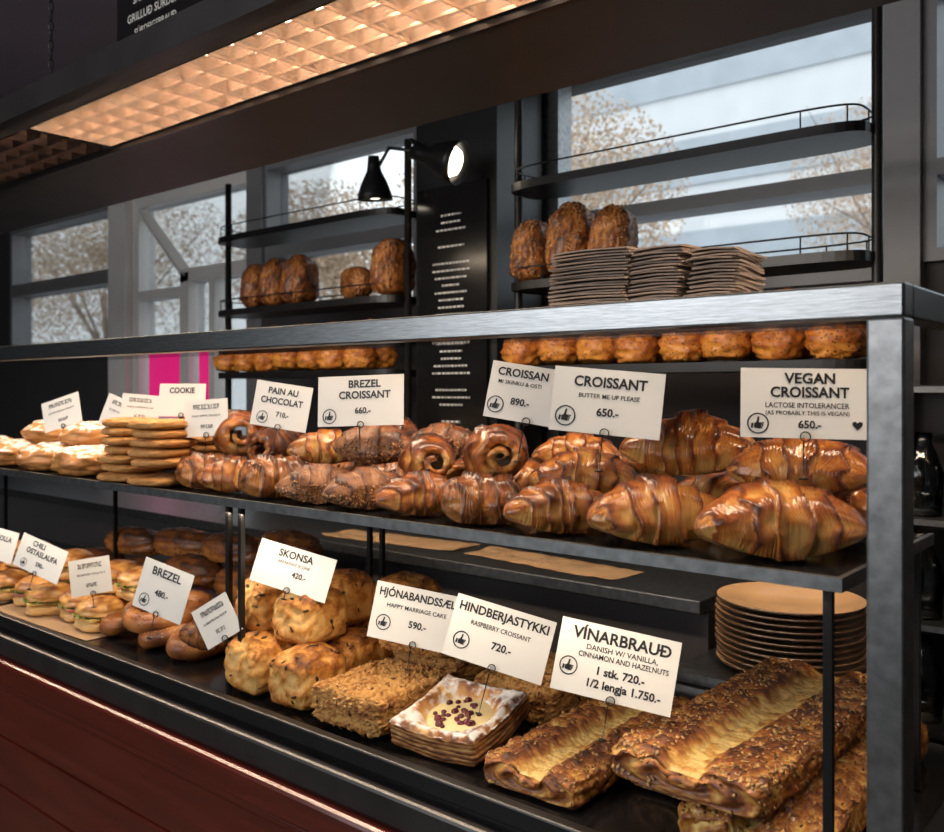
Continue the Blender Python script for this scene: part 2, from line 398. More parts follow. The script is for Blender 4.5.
def window(i,x0,x1,z0,z1,mull,m,mh=.04,label='grey framed shop window with outdoor view'):
    t=.035
    b=[(x0,x1,Y0-.03,Y1,z0,z0+t),(x0,x1,Y0-.03,Y1,z1-t,z1),(x0,x0+t,Y0-.03,Y1,z0+t,z1-t),(x1-t,x1,Y0-.03,Y1,z0+t,z1-t)]
    b.append((x0+t,x1-t,Y0-.03,Y1,mull-mh,mull+mh))
    w=empty('window_%d'%i,((x0+x1)/2,Y0,z0),label,'window'); w['kind']='structure'
    box('window_frame',b,m,w); box('glass_pane',(x0+t,x1-t,Y0+.05,Y0+.055,z0+t,z1-t),M_glass2,w)
    return w
window(1,-6.35,-4.95,1.62,2.44,2.02,M_frame)
window(3,-3.56,-2.52,1.70,2.44,2.02,M_frame)
window(4,-2.02,-.72,1.66,2.50,1.955,M_frame,.022)
window(5,-.635,1.5,1.70,2.50,1.955,M_frame,.022)
struct(box('trim_1',(-.73,-.635,Y0-.06,Y1,0,3.0),M_frame))
struct(box('trim_2',(-4.99,-4.80,Y0-.05,Y1,0,2.46),M_white))
struct(box('trim_3',(-3.66,-3.54,Y0-.05,Y1,0,2.46),M_frame))
struct(box('trim_4',(-1.80,-1.72,1.5,1.58,0,3.0),M_steelv))
d=empty('door_1',(-4.25,Y0,0),'glazed street door with slanted pale transom bars','door'); d['kind']='structure'
bars=[(-4.80,-3.66,Y0,Y1,2.38,2.44),(-4.80,-3.66,Y0,Y1,.02,.35),(-4.80,-4.74,Y0,Y1,.35,2.38),(-4.32,-4.24,Y0,Y1,.35,1.98),(-4.32,-3.66,Y0,Y1,1.93,2.0),(-3.72,-3.66,Y0,Y1,.35,2.38),(-4.05,-4.0,Y0,Y1,.35,1.93),(-4.74,-4.32,Y0,Y1,1.86,1.91)]
box('door_frame',bars,M_white,d)
V,F=tubeVF([(-4.76,Y0+.03,2.38),(-4.28,Y0+.03,1.96)],.035,4); p=d.location
meshobj('slanted_bar',[(v[0]-p[0],v[1]-p[1],v[2]-p[2]) for v in V],F,M_white,d)
box('glass_pane',(-4.74,-3.72,Y0+.05,Y0+.055,.35,2.38),M_glass2,d)
for i,(a,b,z0,z1) in enumerate([(-4.70,-4.36,1.20,1.56),(-4.2,-4.07,1.20,1.58)]):
    o=box('poster',(a,b,Y0+.04,Y0+.045,z0,z1),M_pink); meta(o,'bright pink poster stuck on the door glass','poster','pink door posters')
# exterior
o=box('street',(-45,30,1.95,60,-.3,-.1),M_street); meta(o,'grey asphalt street outside the windows','street')
b=empty('building',(-9,26,-.1),'pale modern building across the street with window bands','building')
box('facade',(-20,8,26,34,-.1,16),M_ext,b)
for zz in (2,5,8,11):
    box('window_band',[(-19.5,7.5,25.9,26,zz,zz+1.5)],M_extw,b)
def tree(x,y,h,r,seed):
    t=empty('tree',(x,y,-.1),'autumn street tree with thin brown foliage','tree','street trees')
    rr=random.Random(seed); parts=[tubeVF([(0,0,.01),(.1,0,h*.4),(0,.1,h*.75)],lambda u:.12-.08*u,8)]
    for i in range(12):
        a=rr.random()*6.28; q=rr.uniform(.5,1)*r; parts.append(tubeVF([(0,0,h*.4),(math.cos(a)*q*.4,math.sin(a)*q*.4,h*.65),(math.cos(a)*q,math.sin(a)*q,h*rr.uniform(.7,1.05))],lambda u:.04-.035*u,5))
    V,F=merge(parts); meshobj('trunk',V,F,M_bark,t,True)
    V=[];F=[]
    for i in range(20000):
        dv=Vector((rr.gauss(0,1),rr.gauss(0,1),rr.gauss(0,1))).normalized()*rr.random()**.55*r
        c=Vector((dv.x,dv.y,h*.78+dv.z*.75)); s=rr.uniform(.018,.036)
        a=Vector((rr.gauss(0,1),rr.gauss(0,1),rr.gauss(0,1))).normalized(); bb=a.orthogonal().normalized(); k=len(V)
        V+=[c+a*s,c+bb*s*.6,c-a*s,c-bb*s*.6]; F.append([k,k+1,k+2,k+3])
    f=meshobj('foliage',V,F,M_fol,t); f['kind']='stuff'
tree(-6.8,8.5,5.0,1.9,1); tree(-17,8,5.2,2.6,2); tree(-11.5,9,4.6,1.8,3); tree(-26,9,5.5,3.0,4); tree(-4.2,16,6.5,2.2,5)
# column and menu
c=empty('column',(-1.93,1.33,0),'black column between the bread racks carrying a menu','column')
box('column_body',(-2.11,-1.76,1.22,1.46,0,3.0),M_black,c)
mb=empty('menu_board',(-1.94,1.2,1.2),'tall black menu board with small pale lettering','menu board')
box('board',(-2.09,-1.79,1.205,1.22,1.05,2.02),M_blacktray,mb)
rr=random.Random(3); bs=[]
z=1.92
while z>1.1:
    w=rr.uniform(.03,.085); x=-1.94-w
    while x<-1.94+w:
        q=rr.uniform(.005,.016); bs.append((x,min(x+q,-1.94+w),1.2035,1.2045,z,z+.006)); x+=q+.005
    z-=.024 if rr.random()<.8 else .055
box('lettering',bs,M_chalk,mb)
# ---------------------------------------------------------------- CANOPY + LOUVERS
cn=empty('canopy',(-2.5,.3,2.0),'dark metal canopy hanging over the display case','canopy')
CX0,CX1=-6.5,1.2
box('canopy_fascia',(CX0,CX1,-.06,-.03,2.0,2.06),M_dark,cn)
box('canopy_panel',[(CX0,CX1,.23,.61,2.0,2.03),(CX0,CX1,-.03,-.0,2.0,2.03),(CX0,-4.2,0,.23,2.0,2.03)],M_canopy,cn)
box('canopy_top',(CX0,CX1,-.03,.61,2.05,2.06),M_dark,cn)
box('canopy_lip',(CX0,CX1,.225,.24,1.985,2.0),M_black,cn)
def louver(x0,x1,m,lit,label):
    L=empty('louver_light',(x0,0,2.0),label,'ceiling light','louver lights over the case')
    V=[];F=[]
    H=.026
    def prism(p0,p1,w,h):
        p0=Vector(p0);p1=Vector(p1); d=(p1-p0).normalized(); s=Vector((-d.y,d.x,0)); k=len(V)
        prof=[(.0008,0),(w*.12,h*.25),(w*.32,h*.55),(w*.62,h*.82),(w,h),(-w,h),(-w*.62,h*.82),(-w*.32,h*.55),(-w*.12,h*.25),(-.0008,0)]
        np_=len(prof)
        for p in (p0,p1):
            for (a,zz) in prof: V.append(p+s*a+Vector((0,0,zz)))
        for j in range(np_): F.append([k+j,k+(j+1)%np_,k+np_+(j+1)%np_,k+np_+j])
    n=int((x1-x0)/.085)
    for i in range(n+1): prism((i*.085,0.005,0),(i*.085,.22,0),.020,H)
    for j in range(5): prism((0,.005+j*.0535,0),(x1-x0,.005+j*.0535,0),.010,H)
    meshobj('louver_grid',V,F,m,L)
    meshobj('diffuser' if lit else 'louver_back',*boxVF([(0,x1-x0,.005,.22,.038,.042)]),M_diff if lit else M_dark,L)
louver(-2.28,1.1,M_louver,True,'lit copper toned parabolic louver light set in the canopy')
louver(-4.2,-2.34,M_louverd,False,'unlit louver light with dark blades set in the canopy')
o=meshobj('hanging_chain',*merge([tubeVF([( -2.26+ (.006*math.cos(t*6.28/8) if i%2 else 0),.05+(0 if i%2 else .006*math.cos(t*6.28/8)),2.06+i*.024+.014*math.sin(t*6.28/8)+.012) for t in range(8)],.0018,5,True) for i in range(39)]),M_black)
meta(o,'thin dark metal chain holding up the canopy','chain')
mb2=empty('menu_board',(-2.2,.35,2.3),'black hanging menu board with white lettering above the canopy','menu board')
box('board',(-2.49,-1.85,.35,.37,2.30,2.999),M_blacktray,mb2)
def textVF(lines,emb=.0):
    out=[]
    for (txt,cx,cz,h,maxw) in lines:
        cu=bpy.data.curves.new('t','FONT'); cu.body=txt; cu.size=1; cu.offset=emb; cu.resolution_u=3
        ob=bpy.data.objects.new('t',cu); link(ob)
        dg=bpy.context.evaluated_depsgraph_get(); dg.update()
        me=bpy.data.meshes.new_from_object(ob.evaluated_get(dg))
        vs=[v.co.copy() for v in me.vertices]; fs=[list(p.vertices) for p in me.polygons]
        bpy.data.objects.remove(ob); bpy.data.curves.remove(cu); bpy.data.meshes.remove(me)
        if not vs: continue
        x0=min(v.x for v in vs); x1=max(v.x for v in vs); sc=h/.72; sx=min(sc,maxw/(x1-x0))
        out.append(([((v.x-(x0+x1)/2)*sx+cx,0,v.y*sc+cz-h/2) for v in vs],fs))
    return merge(out)
V,F=textVF([('GRILLUÐ SÚRDEIGS',-.08,.115,.024,.3),('SAMLOKA',-.12,.165,.024,.16),('SÚRDEIGSBRAUÐ',-.08,.07,.020,.26)],.01)
meshobj('lettering',[(v[0],-.003,v[2]) for v in V],F,M_chalk,mb2)
# ---------------------------------------------------------------- BREAD RACKS
def rack(x0,x1,label):
    R=empty('bread_rack',((x0+x1)/2,1.2,0),label,'shelf rack','bread racks before the windows')
    for (px,py) in ((x0,1.2),(x1,1.2)):
        V,F=tubeVF([(px-(x0+x1)/2,py-1.2,0),(px-(x0+x1)/2,py-1.2,2.998 if x0>-2 else 2.2)],.013,12); meshobj('post',V,F,M_black,R,True)
    w=(x1-x0)/2-.005
    for z in (1.42,1.67,1.965):
        pts=[]
        for k in range(40):
            t=2*pi*k/40; c,s=math.cos(t),math.sin(t)
            pts.append((math.copysign(abs(c)**.25,c)*w,math.copysign(abs(s)**.45,s)*.095+.005))
        V=[(a,b,z-.024) for a,b in pts]+[(a,b,z) for a,b in pts]
        F=[list(range(39,-1,-1)),list(range(40,80))]+[[k,(k+1)%40,40+(k+1)%40,40+k] for k in range(40)]
        meshobj('shelf',V,F,M_black,R)
        if z>1.5:
            par=[]
            pts2=[(a*.97,b*.97,z+.04) for a,b in pts]
            par.append(tubeVF(pts2,.0025,6,True))
            for k in range(0,40,4): par.append(tubeVF([(pts[k][0]*.97,pts[k][1]*.97,z),(pts[k][0]*.97,pts[k][1]*.97,z+.04)],.002,5))
            V,F=merge(par); meshobj('guard_rail',V,F,M_black,R,True)
rack(-3.16,-2.13,'black tubular bread rack with rounded shelves and thin guard rails')
rack(-1.66,-.62,'black tubular bread rack with rounded shelves and thin guard rails')
def loafdisp(seed,sx,sy,sz):
    def f(x,y,z,P,N):
        n=nz(x,y,z,1.2,seed); n2=nz(x,y,z,5,seed); n3=nz(x,y,z,14,seed)
        k=1-.22*max(0,z)**2-.05*z
        P=Vector((P.x*k,P.y*k,P.z))+N*(.006*n+.005*n2+.004*n3)
        return P,.38+.5*n+.6*n2+.5*n3,0
    return f
loafm=[boxlump('bread_loaf',.060,.078,.097,.052,30,34,38,loafdisp(s,1,1,1),M_loaf) for s in (1,2)]
for i,(x,s,ti) in enumerate([(-1.60,.95,.03),(-1.46,1.10,.06),(-1.325,1.0,.12),(-2.96,.88,.05),(-2.83,.95,.08),(-2.70,.95,.12),(-2.2,1.0,.06)]):
    o=put(loafm[i%2],'bread_loaf',x,1.2,(0,ti,.1*(i%3)),'r1',1.671,'dark crusted seeded bread loaf standing on the rack shelf','bread','loaves on the rack shelf',s,.002,0)
    if i<3: scatter(o,'seed_topping',420,.0042,M_alm,i,lambda c,n:n.z>-.5)
put(loafm[0],'bread_loaf',-2.38,1.2,(pi/2,0,1.3),'r1',1.671,'small brown loaf lying on the rack shelf','bread','loaves on the rack shelf',.72,.002,0)
rollm=[lump(s,.063,.056,.060,e=.95,amp=.11,ns=3.5,m=M_roll,nu=32,nv=40,name='bread_roll',colf=lambda x,y,z,n:.22+.3*z+.8*n) for s in (4,5,6)]
i=0
for x0,x1 in ((-3.08,-2.2),(-1.6,-.68)):
    x=x0
    while x<=x1:
        for y in (1.145,1.25):
            put(rollm[i%3],'bread_roll',x+random.uniform(-.006,.006),y,(random.uniform(-.2,.2),0,random.uniform(-.6,.6)),'r0',1.421,'rough seeded golden bread roll on the low rack shelf','bread roll','rolls on the low rack shelf',random.uniform(.90,1.02),lim=.004); i+=1
        x+=.128
    for x in [x0+.06+.118*k*1.5 for k in range(5)]:
        put(rollm[i%3],'bread_roll',x,1.19,(0,0,random.uniform(-.4,.4)),'r0',1.421,'rough seeded golden bread roll stacked on other rolls','bread roll','rolls on the low rack shelf',.9,lim=.08); i+=1
# ---------------------------------------------------------------- LAMPS
def wlamp(base,elbow,head,dirv,label,k=1.):
    L=empty('wall_lamp',base,label,'wall lamp','black wall lamps on the column')
    B=Vector(base); parts=[tubeVF([Vector((0,0,0)),Vector(elbow)-B,Vector(head)-B],.007,8)]
    V,F=merge(parts); meshobj('lamp_arm',V,F,M_black,L,True)
    d=Vector(dirv).normalized(); q=Vector((0,0,1)).rotation_difference(d); h=Vector(head)-B
    prof=[(.002,-.07),(.022,-.07),(.026,-.03),(.03,-.01),(.050,.03),(.066,.075),(.070,.10),(.066,.10),(.06,.07),(.046,.03),(.02,.0)]
    V,F=lathe([(a*k,b*k) for a,b in prof],28); meshobj('lamp_shade',[h+q@Vector(v) for v in V],F,M_black,L,True)
    V,F=lathe([(a*k,b*k) for a,b in [(.001,-.0),(.03,.012),(.044,.04),(.050,.068),(.04,.09),(.001,.096)]],20); meshobj('bulb',[h+q@Vector(v) for v in V],F,M_bulb,L,True)
    V,F=lathe([(.001,0),(.03,0),(.03,.012),(.001,.012)],20); q2=Vector((0,0,1)).rotation_difference(Vector((0,-1,0))); meshobj('wall_mount',[q2@Vector(v) for v in V],F,M_black,L)
wlamp((-2.02,1.205,2.14),(-2.0,1.08,2.15),(-1.865,1.03,2.065),(.90,.26,-.30),'black cone wall lamp with its glowing bulb turned out',.98)
wlamp((-2.07,1.205,2.15),(-2.12,1.10,2.15),(-2.18,1.09,2.07),(-.05,.1,-1),'black wall lamp on a bent arm pointing downward',.85)
# ---------------------------------------------------------------- BACK COUNTER / SHELF UNIT
bc=empty('back_counter',(-2,1.0,0),'dark service counter with steel top behind the case','counter')
box('counter_body',(-5,-.86,.82,1.06,0,.87),M_wall,bc); box('counter_top',(-5,-.86,.78,1.07,.87,.9),M_steelv,bc,.003)
pc=empty('side_table',(-.7,.9,0),'low dark side table carrying stacked plates','table')
box('table_body',(-.855,-.56,.66,1.05,0,.77),M_wall,pc); box('table_top',(-.855,-.56,.64,1.06,.77,.79),M_steelv,pc)
sh=empty('shelving_unit',(-.25,1.1,0),'dark open shelving holding glassware behind the case','shelves')
box('side_panel',[(-.55,-.535,.95,1.10,0,1.36)],M_dark,sh); box('side_panel',[(.1,.115,.95,1.10,0,1.36)],M_dark,sh); box('back_panel',[(-.535,.1,1.10,1.11,0,1.36)],M_dark,sh)
for z in (.45,.66,.87,1.08,1.345): box('shelf',(-.535,.1,.95,1.10,z,z+.012),M_steelv,sh)
prof=[(.002,0),(.036,0),(.038,.004),(.040,.09),(.028,.125),(.016,.15),(.018,.17),(.016,.17),(.014,.15),(.026,.125),(.037,.09),(.035,.008),(.002,.008)]
V,F=lathe(prof,20); cm=bpy.data.meshes.new('glass_carafe'); cm.from_pydata(V,[],F); cm.materials.append(M_ware); cm.polygons.foreach_set('use_smooth',[True]*len(F))
for z in (.462,.672,.882,1.092):
    for x in (-.48,-.39,-.30):
        o=bpy.data.objects.new('glass_carafe',cm); link(o); o.location=(x,1.02,z+.0003); meta(o,'clear glass carafe on the dark shelving','carafe','carafes on the shelving')
# ---------------------------------------------------------------- DISPLAY CASE
dc=empty('display_case',(-1.6,.3,.64),'long glass bakery display case with brushed steel frame','display case')
X0=-3.6; XR=-.252
box('top_rail',(X0,XR,-.012,.022,1.425,1.462),M_steel,dc,.003)
box('corner_post',(XR-.038,XR,-.012,.026,.70,1.4255),M_steelv,dc,.003)
box('side_rail',[(XR-.03,XR,.022,.62,1.425,1.462)],M_steel,dc,.003)
box('back_post',(XR-.03,XR,.59,.62,.70,1.425),M_steelv,dc)
box('top_glass',(X0,XR-.03,.022,.59,1.455,1.461),M_glass,dc)
box('upper_shelf',(X0,-.33,.03,.43,1.129,1.140),M_blacktray,dc)
box('shelf_trim',[(X0,-.325,.022,.031,1.126,1.142),(-.332,-.325,.031,.43,1.126,1.142)],M_steelv,dc)
for x in (-.345,-1.45,-1.49,-2.62,-3.4):
    box('shelf_support',(x-.005,x+.005,.034,.044,.772,1.129),M_black,dc)
    box('shelf_support',(x-.005,x+.005,.41,.42,.772,1.129),M_black,dc)
box('lower_deck',(X0,-.30,-.012,.62,.745,.770),M_blacktray,dc)
box('deck_trim',[(X0,-.25,-.03,-.010,.755,.784),(-.30,-.25,-.012,.62,.70,.784)],M_black,dc,.003)
box('base_trim',(X0,-.22,-.05,.62,.695,.745),M_dark,dc,.006)
ct=empty('counter',(-1.6,.3,0),'polished red-brown wooden counter under the display case','counter')
box('counter_moulding',[(X0,-.2,-.07,.62,.640,.695),(X0,-.2,-.055,.62,.615,.640)],M_wood,ct,.008)
box('counter_panel',[(X0,-.2,-.04,.62,zz,zz+.120) for zz in (.0,.123,.246,.369,.492)],M_wood,ct,.003)
# ---------------------------------------------------------------- PASTRIES UPPER SHELF
cro=[croissant(s,bend=b,layers=l,pale=p) for s,b,l,p in ((1,.55,2.7,.10),(2,.4,3.0,.02),(3,.6,2.6,.08),(5,.5,3.1,-.05))]
crop=[croissant(s+10,L=.140,R=.050,bend=.2,layers=2.0,m=M_pas,blunt=True,step=.22) for s in (1,2)]
cron=[croissant(s+20,L=.155,R=.044,bend=.35,layers=2.2,m=M_nut) for s in (1,2)]
spr=[spiralroll(s,L=.135,Rm=.050) for s in (.4,1.7,2.9)]
sprd=[spiralroll(s,L=.135,Rm=.052,m=M_pas,turns=1.4) for s in (.9,2.2)]
LB='golden flaky croissant on the upper case shelf'
def mid(me,nm,x,y,rz,lab=LB,cat='croissant',grp='croissants on the upper shelf',sc=1.,rx=0,ry=0,lim=None,sink=.004):
    return put(me,nm,x,y,(rx,ry,rz),'mid',MID,lab,cat,grp,sc,sink,lim)
NP='pastry'; GP='glazed pastries on the upper shelf'
for i,x in enumerate([-.43,-.60,-.78,-.96,-1.12,-1.28,-1.44,-1.60]):
    mid(cro[i%4] if i<4 else crop[i%2],'croissant' if i<4 else 'glazed_pastry',x,.30,random.uniform(-.3,.3),LB if i<4 else 'brown glazed flaky roll','croissant' if i<4 else 'pastry','croissants on the upper shelf' if i<4 else GP,lim=.0,sc=.95)
# front row
mid(cro[0],'croissant',-.432,.110,.62,'large golden plain croissant beside the steel corner post',sc=1.08,lim=0)
mid(cro[1],'croissant',-.598,.105,.75,sc=1.02,lim=0)
mid(cro[3],'croissant',-.755,.10,.8,'golden croissant with honey glaze and dark ridges',sc=.88,lim=0)
mid(crop[0],'glazed_pastry',-.895,.095,.7,'dark glazed flaky pastry with caramel drips',NP,GP,.94,lim=0)
mid(cro[3],'croissant',-1.035,.10,1.0,'brown flaky croissant roll',sc=.82,lim=0)
def SD(o,sd):
    scatter(o,'seed_topping',900,.0036,M_tan,sd,lambda c,n:n.z>-.2)
    scatter(o,'nut_topping',420,.0038,M_seed,sd+50,lambda c,n:n.z>0)
SL='dark croissant coated in chopped nuts and seeds'; SG='seeded croissants on the upper shelf'
o=mid(cron[0],'seeded_croissant',-1.165,.10,1.1,SL,'croissant',SG,1.05,lim=0); SD(o,1)
o=mid(cron[1],'seeded_croissant',-1.29,.10,.7,SL,'croissant',SG,1.05,lim=0); SD(o,2)
mid(crop[0],'glazed_pastry',-1.425,.10,1.1,'brown glazed flaky roll',NP,GP,.98,lim=0)
mid(cro[1],'croissant',-1.555,.10,.5,'flaky brown croissant with chocolate',sc=.82,lim=0)
# upper row
mid(cro[2],'croissant',-.437,.21,.15,'pale golden croissant stacked on top of others',sc=.98,lim=.08)
mid(cro[3],'croissant',-.600,.21,.25,'deep brown croissant stacked on top of others',sc=1.04,lim=.085)
mid(cro[0],'croissant',-.775,.20,.5,sc=.89,lim=.08)
mid(spr[0],'coiled_pastry',-.93,.18,.72,'golden croissant roll with its coiled end showing',NP,'coiled rolls on the upper shelf',1.05,lim=.082)
mid(spr[1],'coiled_pastry',-1.085,.18,.85,'golden croissant roll with its coiled end showing',NP,'coiled rolls on the upper shelf',1.02,lim=.082)
o=mid(cron[0],'seeded_croissant',-1.235,.19,.2,'dark seeded croissant stacked on others','croissant',SG,1.15,lim=.07); SD(o,3)
mid(cro[2],'croissant',-1.385,.20,.6,'golden flaky croissant stacked on glazed rolls',sc=.82,lim=.075)
mid(sprd[1],'coiled_pastry',-1.53,.19,.3,'glazed chocolate roll with a coiled end',NP,'chocolate rolls on the upper shelf',1.0,lim=.085)
mid(spr[2],'coiled_pastry',-1.67,.20,.9,'large golden chocolate roll on top of the pile',NP,'coiled rolls on the upper shelf',1.25,lim=.12)
mid(crop[0],'glazed_pastry',-1.67,.11,1.0,'brown glazed flaky roll',NP,GP,.9,lim=0)
for x,y,s,l in ((-.50,.33,.8,.10),(-.70,.32,.8,.11),(-.86,.31,.8,.10)):
    mid(cro[int(x*-100)%4],'croissant',x,y,.3,'deep golden croissant at the top of the pile',sc=s,lim=l)
o=mid(cron[1],'seeded_croissant',-1.17,.31,.3,'dark seeded croissant stacked on others','croissant',SG,1.0,lim=.1); SD(o,4)
mid(crop[0],'glazed_pastry',-1.33,.31,.3,'brown glazed flaky roll stacked on others',NP,GP,.95,lim=.1)
def cookiemesh(seed):
    return lump(seed,.063,.062,.0115,e=.65,amp=.03,ns=5,m=M_cookie,nu=24,nv=48,name='cookie',flat=.9,colf=lambda x,y,z,n:.32+.6*n-.12*(abs(x)**2+abs(y)**2)+ .1*z)
cm_=[cookiemesh(s) for s in (1,2,3)]
k=0
for (x,y,nn) in ((-1.795,.08,6),(-1.945,.09,7),(-1.88,.24,8)):
    for j in range(nn):
        put(cm_[k%3],'cookie',x+random.uniform(-.005,.005),y+random.uniform(-.005,.005),(random.uniform(-.015,.015),random.uniform(-.015,.015),random.random()*6),'mid',MID,'round golden brown cookie in a stack','cookie','stacked cookies on the upper shelf',1,.002); k+=1
def sugarbun(seed):
    def top(x,y,z):
        r=math.hypot(x,y); return -.016*math.exp(-(r/.34)**4) if z>0 else 0
    return lump(seed,.080,.078,.036,e=.95,amp=.06,m=M_dust,nu=44,nv=48,top=top,name='sugared_bun',colf=lambda x,y,z,n:.40+.3*n-.1*z)
sb=[sugarbun(s) for s in (3,4)]
for i,(x,y,l) in enumerate([(-2.16,.11,0),(-2.37,.12,0),(-2.60,.12,0),(-2.82,.12,0),(-2.20,.30,0),(-2.42,.31,0),(-2.66,.31,0),(-2.30,.20,.055),(-2.55,.21,.055)]):
    o=put(sb[i%2],'sugared_bun',x,y,(0,0,i),'mid',MID,'large round bun dusted with white sugar and jam center','bun','sugared buns on the upper shelf',1.2,.002,l)
    V,F=lathe([(.001,.0215),(.014,.0205),(.020,.016),(.016,.011)],16); meshobj('jam_center',V,F,M_jam,o,True)
# ---------------------------------------------------------------- DECK PASTRIES
def dk(me,nm,x,y,rot,lab,cat,grp,sc=1.,lim=None,sink=.003):
    if not isinstance(rot,tuple): rot=(0,0,rot)
    return put(me,nm,x,y,rot,'deck',DECK,lab,cat,grp,sc,sink,lim)
G='danish pastry bars on the lower deck'
topc=lambda c,n:n.z>.35
bm1=danishbar(1,.165,.42,.044,M_bar,gap=.28); bm2=danishbar(2,.120,.42,.052,M_barn,gap=.12,deep=.1); bm3=danishbar(3,.215,.52,.048,M_bar,gap=.26); bm4=danishbar(4,.175,.52,.060,M_bar,gap=.15)
def almonds(o,n,sd,w=.035):
    scatter(o,'almond_flakes',n,.0038,M_alm,sd,lambda c,nn:nn.z>.3 and abs(c.x)>w,'flake')
    scatter(o,'nut_crumbs',n//2,.0026,M_seed,sd+30,lambda c,nn:nn.z>.3 and abs(c.x)>w)
o=dk(bm1,'danish_bar',-.765,.235,.03,'golden danish bar split by a custard stripe','pastry',G); almonds(o,350,5)
o=dk(bm2,'danish_bar',-.615,.36,0,'nut covered danish bar','pastry',G); almonds(o,1100,6,0)
o=dk(bm4,'danish_bar',-.445,.29,0,'flaky danish bar under a larger one','pastry',G); almonds(o,500,7,0)
o=dk(bm3,'danish_bar',-.515,.285,-.02,'large flaky danish bar with custard stripe and almonds on top','pastry',G,lim=.066); almonds(o,1400,8)
def rdanish(x,y,rz,lab):
    def disp(px,py,pz,P,N):
        P=P.copy(); r=math.hypot(px,py); m_=max(abs(px),abs(py))
        n=nz(px,py,pz,2.2,8); n2=nz(px,py,pz,7,9)
        b=.55+.5*n+.4*n2
        if N.z>.3:
            rec=math.exp(-(r/.74)**10)
            P.z+=-.016*rec+.005*math.exp(-((m_-.86)/.10)**2)+.003*n2*(1-rec)
            b=b*(1-rec)+.05*rec
        else: b+=.35*math.sin(pz*18+2*n)
        P+=N*(.002*n+.0010*math.sin(pz*18)*(abs(N.z)<.5))
        P.z+=.006*(abs(px)*abs(py))**2
        return P,b,pz*.2
    me=boxlump('berry_danish',.083,.083,.022,.007,80,80,22,disp,M_dust2)
    o=dk(me,'berry_danish',x,y,(.20,0,rz),lab,'pastry','berry danishes on the lower deck')
    V,F=lathe([(.001,.0135),(.03,.0130),(.052,.0110),(.061,.0075),(.062,.003)],40); meshobj('custard_filling',V,F,M_custard,o,True,bake=[.1+.5*nz(v[0],v[1],v[2],60,2) for v in V],along=[0]*len(V))
    rr=random.Random(4); ps=[]
    for i in range(34):
        a=rr.random()*6.28; q=rr.random()**.6*.044; s=rr.uniform(.004,.0075)
        V,F=lathe([(s*.05,-s),(s*.8,-s*.6),(s,0),(s*.8,s*.6),(s*.05,s)],9); ps.append(([(v[0]+q*math.cos(a),v[1]+q*math.sin(a),v[2]+.0125) for v in V],F))
    V,F=merge(ps); b=meshobj('berries',V,F,M_jam,o,True); b['kind']='stuff'
rdanish(-.960,.115,.10,'square browned danish with sugared edges, custard and red berries')
def crumbdisp(seed):
    def f(x,y,z,P,N):
        n=nz(x,y,z,1.5,seed); n2=nz(x,y,z,6,seed); n3=nz(x,y,z,13,seed)
        return P+N*(.006*n+.008*abs(n2)+.007*abs(n3)),.40+.5*n2-1.1*abs(n3)+.5*n,0
    return f
cr=[boxlump('oat_crumble_slice',.080,.098,.028,.010,84,100,30,crumbdisp(s),M_crumb) for s in (11,12)]
for (x,y,r,l) in ((-1.14,.118,.05,0),(-1.15,.33,.0,0),(-.96,.34,.1,0),(-1.16,.27,.2,1)):
    o=dk(cr[l],'oat_crumble_slice',x,y,r,'thick crumbly oat cake slice with jam','cake','oat cake slices on the lower deck',.85 if l else 1); scatter(o,'oat_flakes',260,.0040,M_alm,int(y*100),topc,'flake'); scatter(o,'jam_bits',40,.005,M_seed,int(y*100)+1,lambda c,n:n.z>-.5)
def sconedisp(seed):
    def f(x,y,z,P,N):
        n=nz(x,y,z,1.1,seed); n2=nz(x,y,z,3.2,seed); n3=nz(x,y,z,10,seed)
        k=1+.03*(1-z*z)-.04*max(0,z)
        P=Vector((P.x*k,P.y*k,P.z+ .009*(1-x*x)*(1-y*y)*(z>0)))+N*(.005*n+.004*n2+.001*n3)
        return P,.18+.4*n+.5*n2+.3*n3+(.42*z**2 if z>0 else .2*z*z),0
    return f
sc=[boxlump('scone',.057,.055,.048,.025,40,40,34,sconedisp(s),M_scone) for s in (21,22,23)]
for i,(x,y,l) in enumerate([(-1.30,.078,0),(-1.43,.073,0),(-1.315,.20,0),(-1.445,.195,0),(-1.33,.325,0),(-1.465,.325,0),(-1.355,.13,.093),(-1.485,.135,.093),(-1.41,.265,.093),(-1.545,.265,.093),(-1.29,.33,.093),(-1.60,.35,0)]):
    o=dk(sc[i%3],'scone',x,y,(random.uniform(-.05,.05),random.uniform(-.05,.05),random.uniform(-.3,.3)),'square cut golden scone with raisins','scone','scones on the lower deck',1,l)
    scatter(o,'raisins',26,.0060,M_seed,i,lambda c,n:n.z>-.3)
tw=[croissant(s+40,L=.14,R=.046,bend=.2,layers=3,m=M_pas) for s in (1,2)]
for i,(x,y,r) in enumerate([(-1.60,.075,.8),(-1.63,.19,.4),(-1.72,.30,.2),(-1.62,.27,.9)]):
    dk(tw[i%2],'twisted_roll',x,y,r,'dark glazed twisted cinnamon roll','roll','twisted rolls on the lower deck',.95,lim=.05)
pz=sweepmesh('pretzel',[(-.038,-.066,.020),(-.026,-.030,.022),(-.006,-.004,.020),(.022,.022,.010),(.056,.040,.002),(.084,.010,0),(.070,-.045,0),(.030,-.078,0),(0,-.084,0),(-.030,-.078,0),(-.070,-.045,0),(-.084,.010,0),(-.056,.040,.002),(-.022,.022,.004),(.006,-.004,.004),(.026,-.030,.014),(.038,-.066,.020)],lambda u:.009+.0135*math.sin(pi*u)**.6,M_pretz)
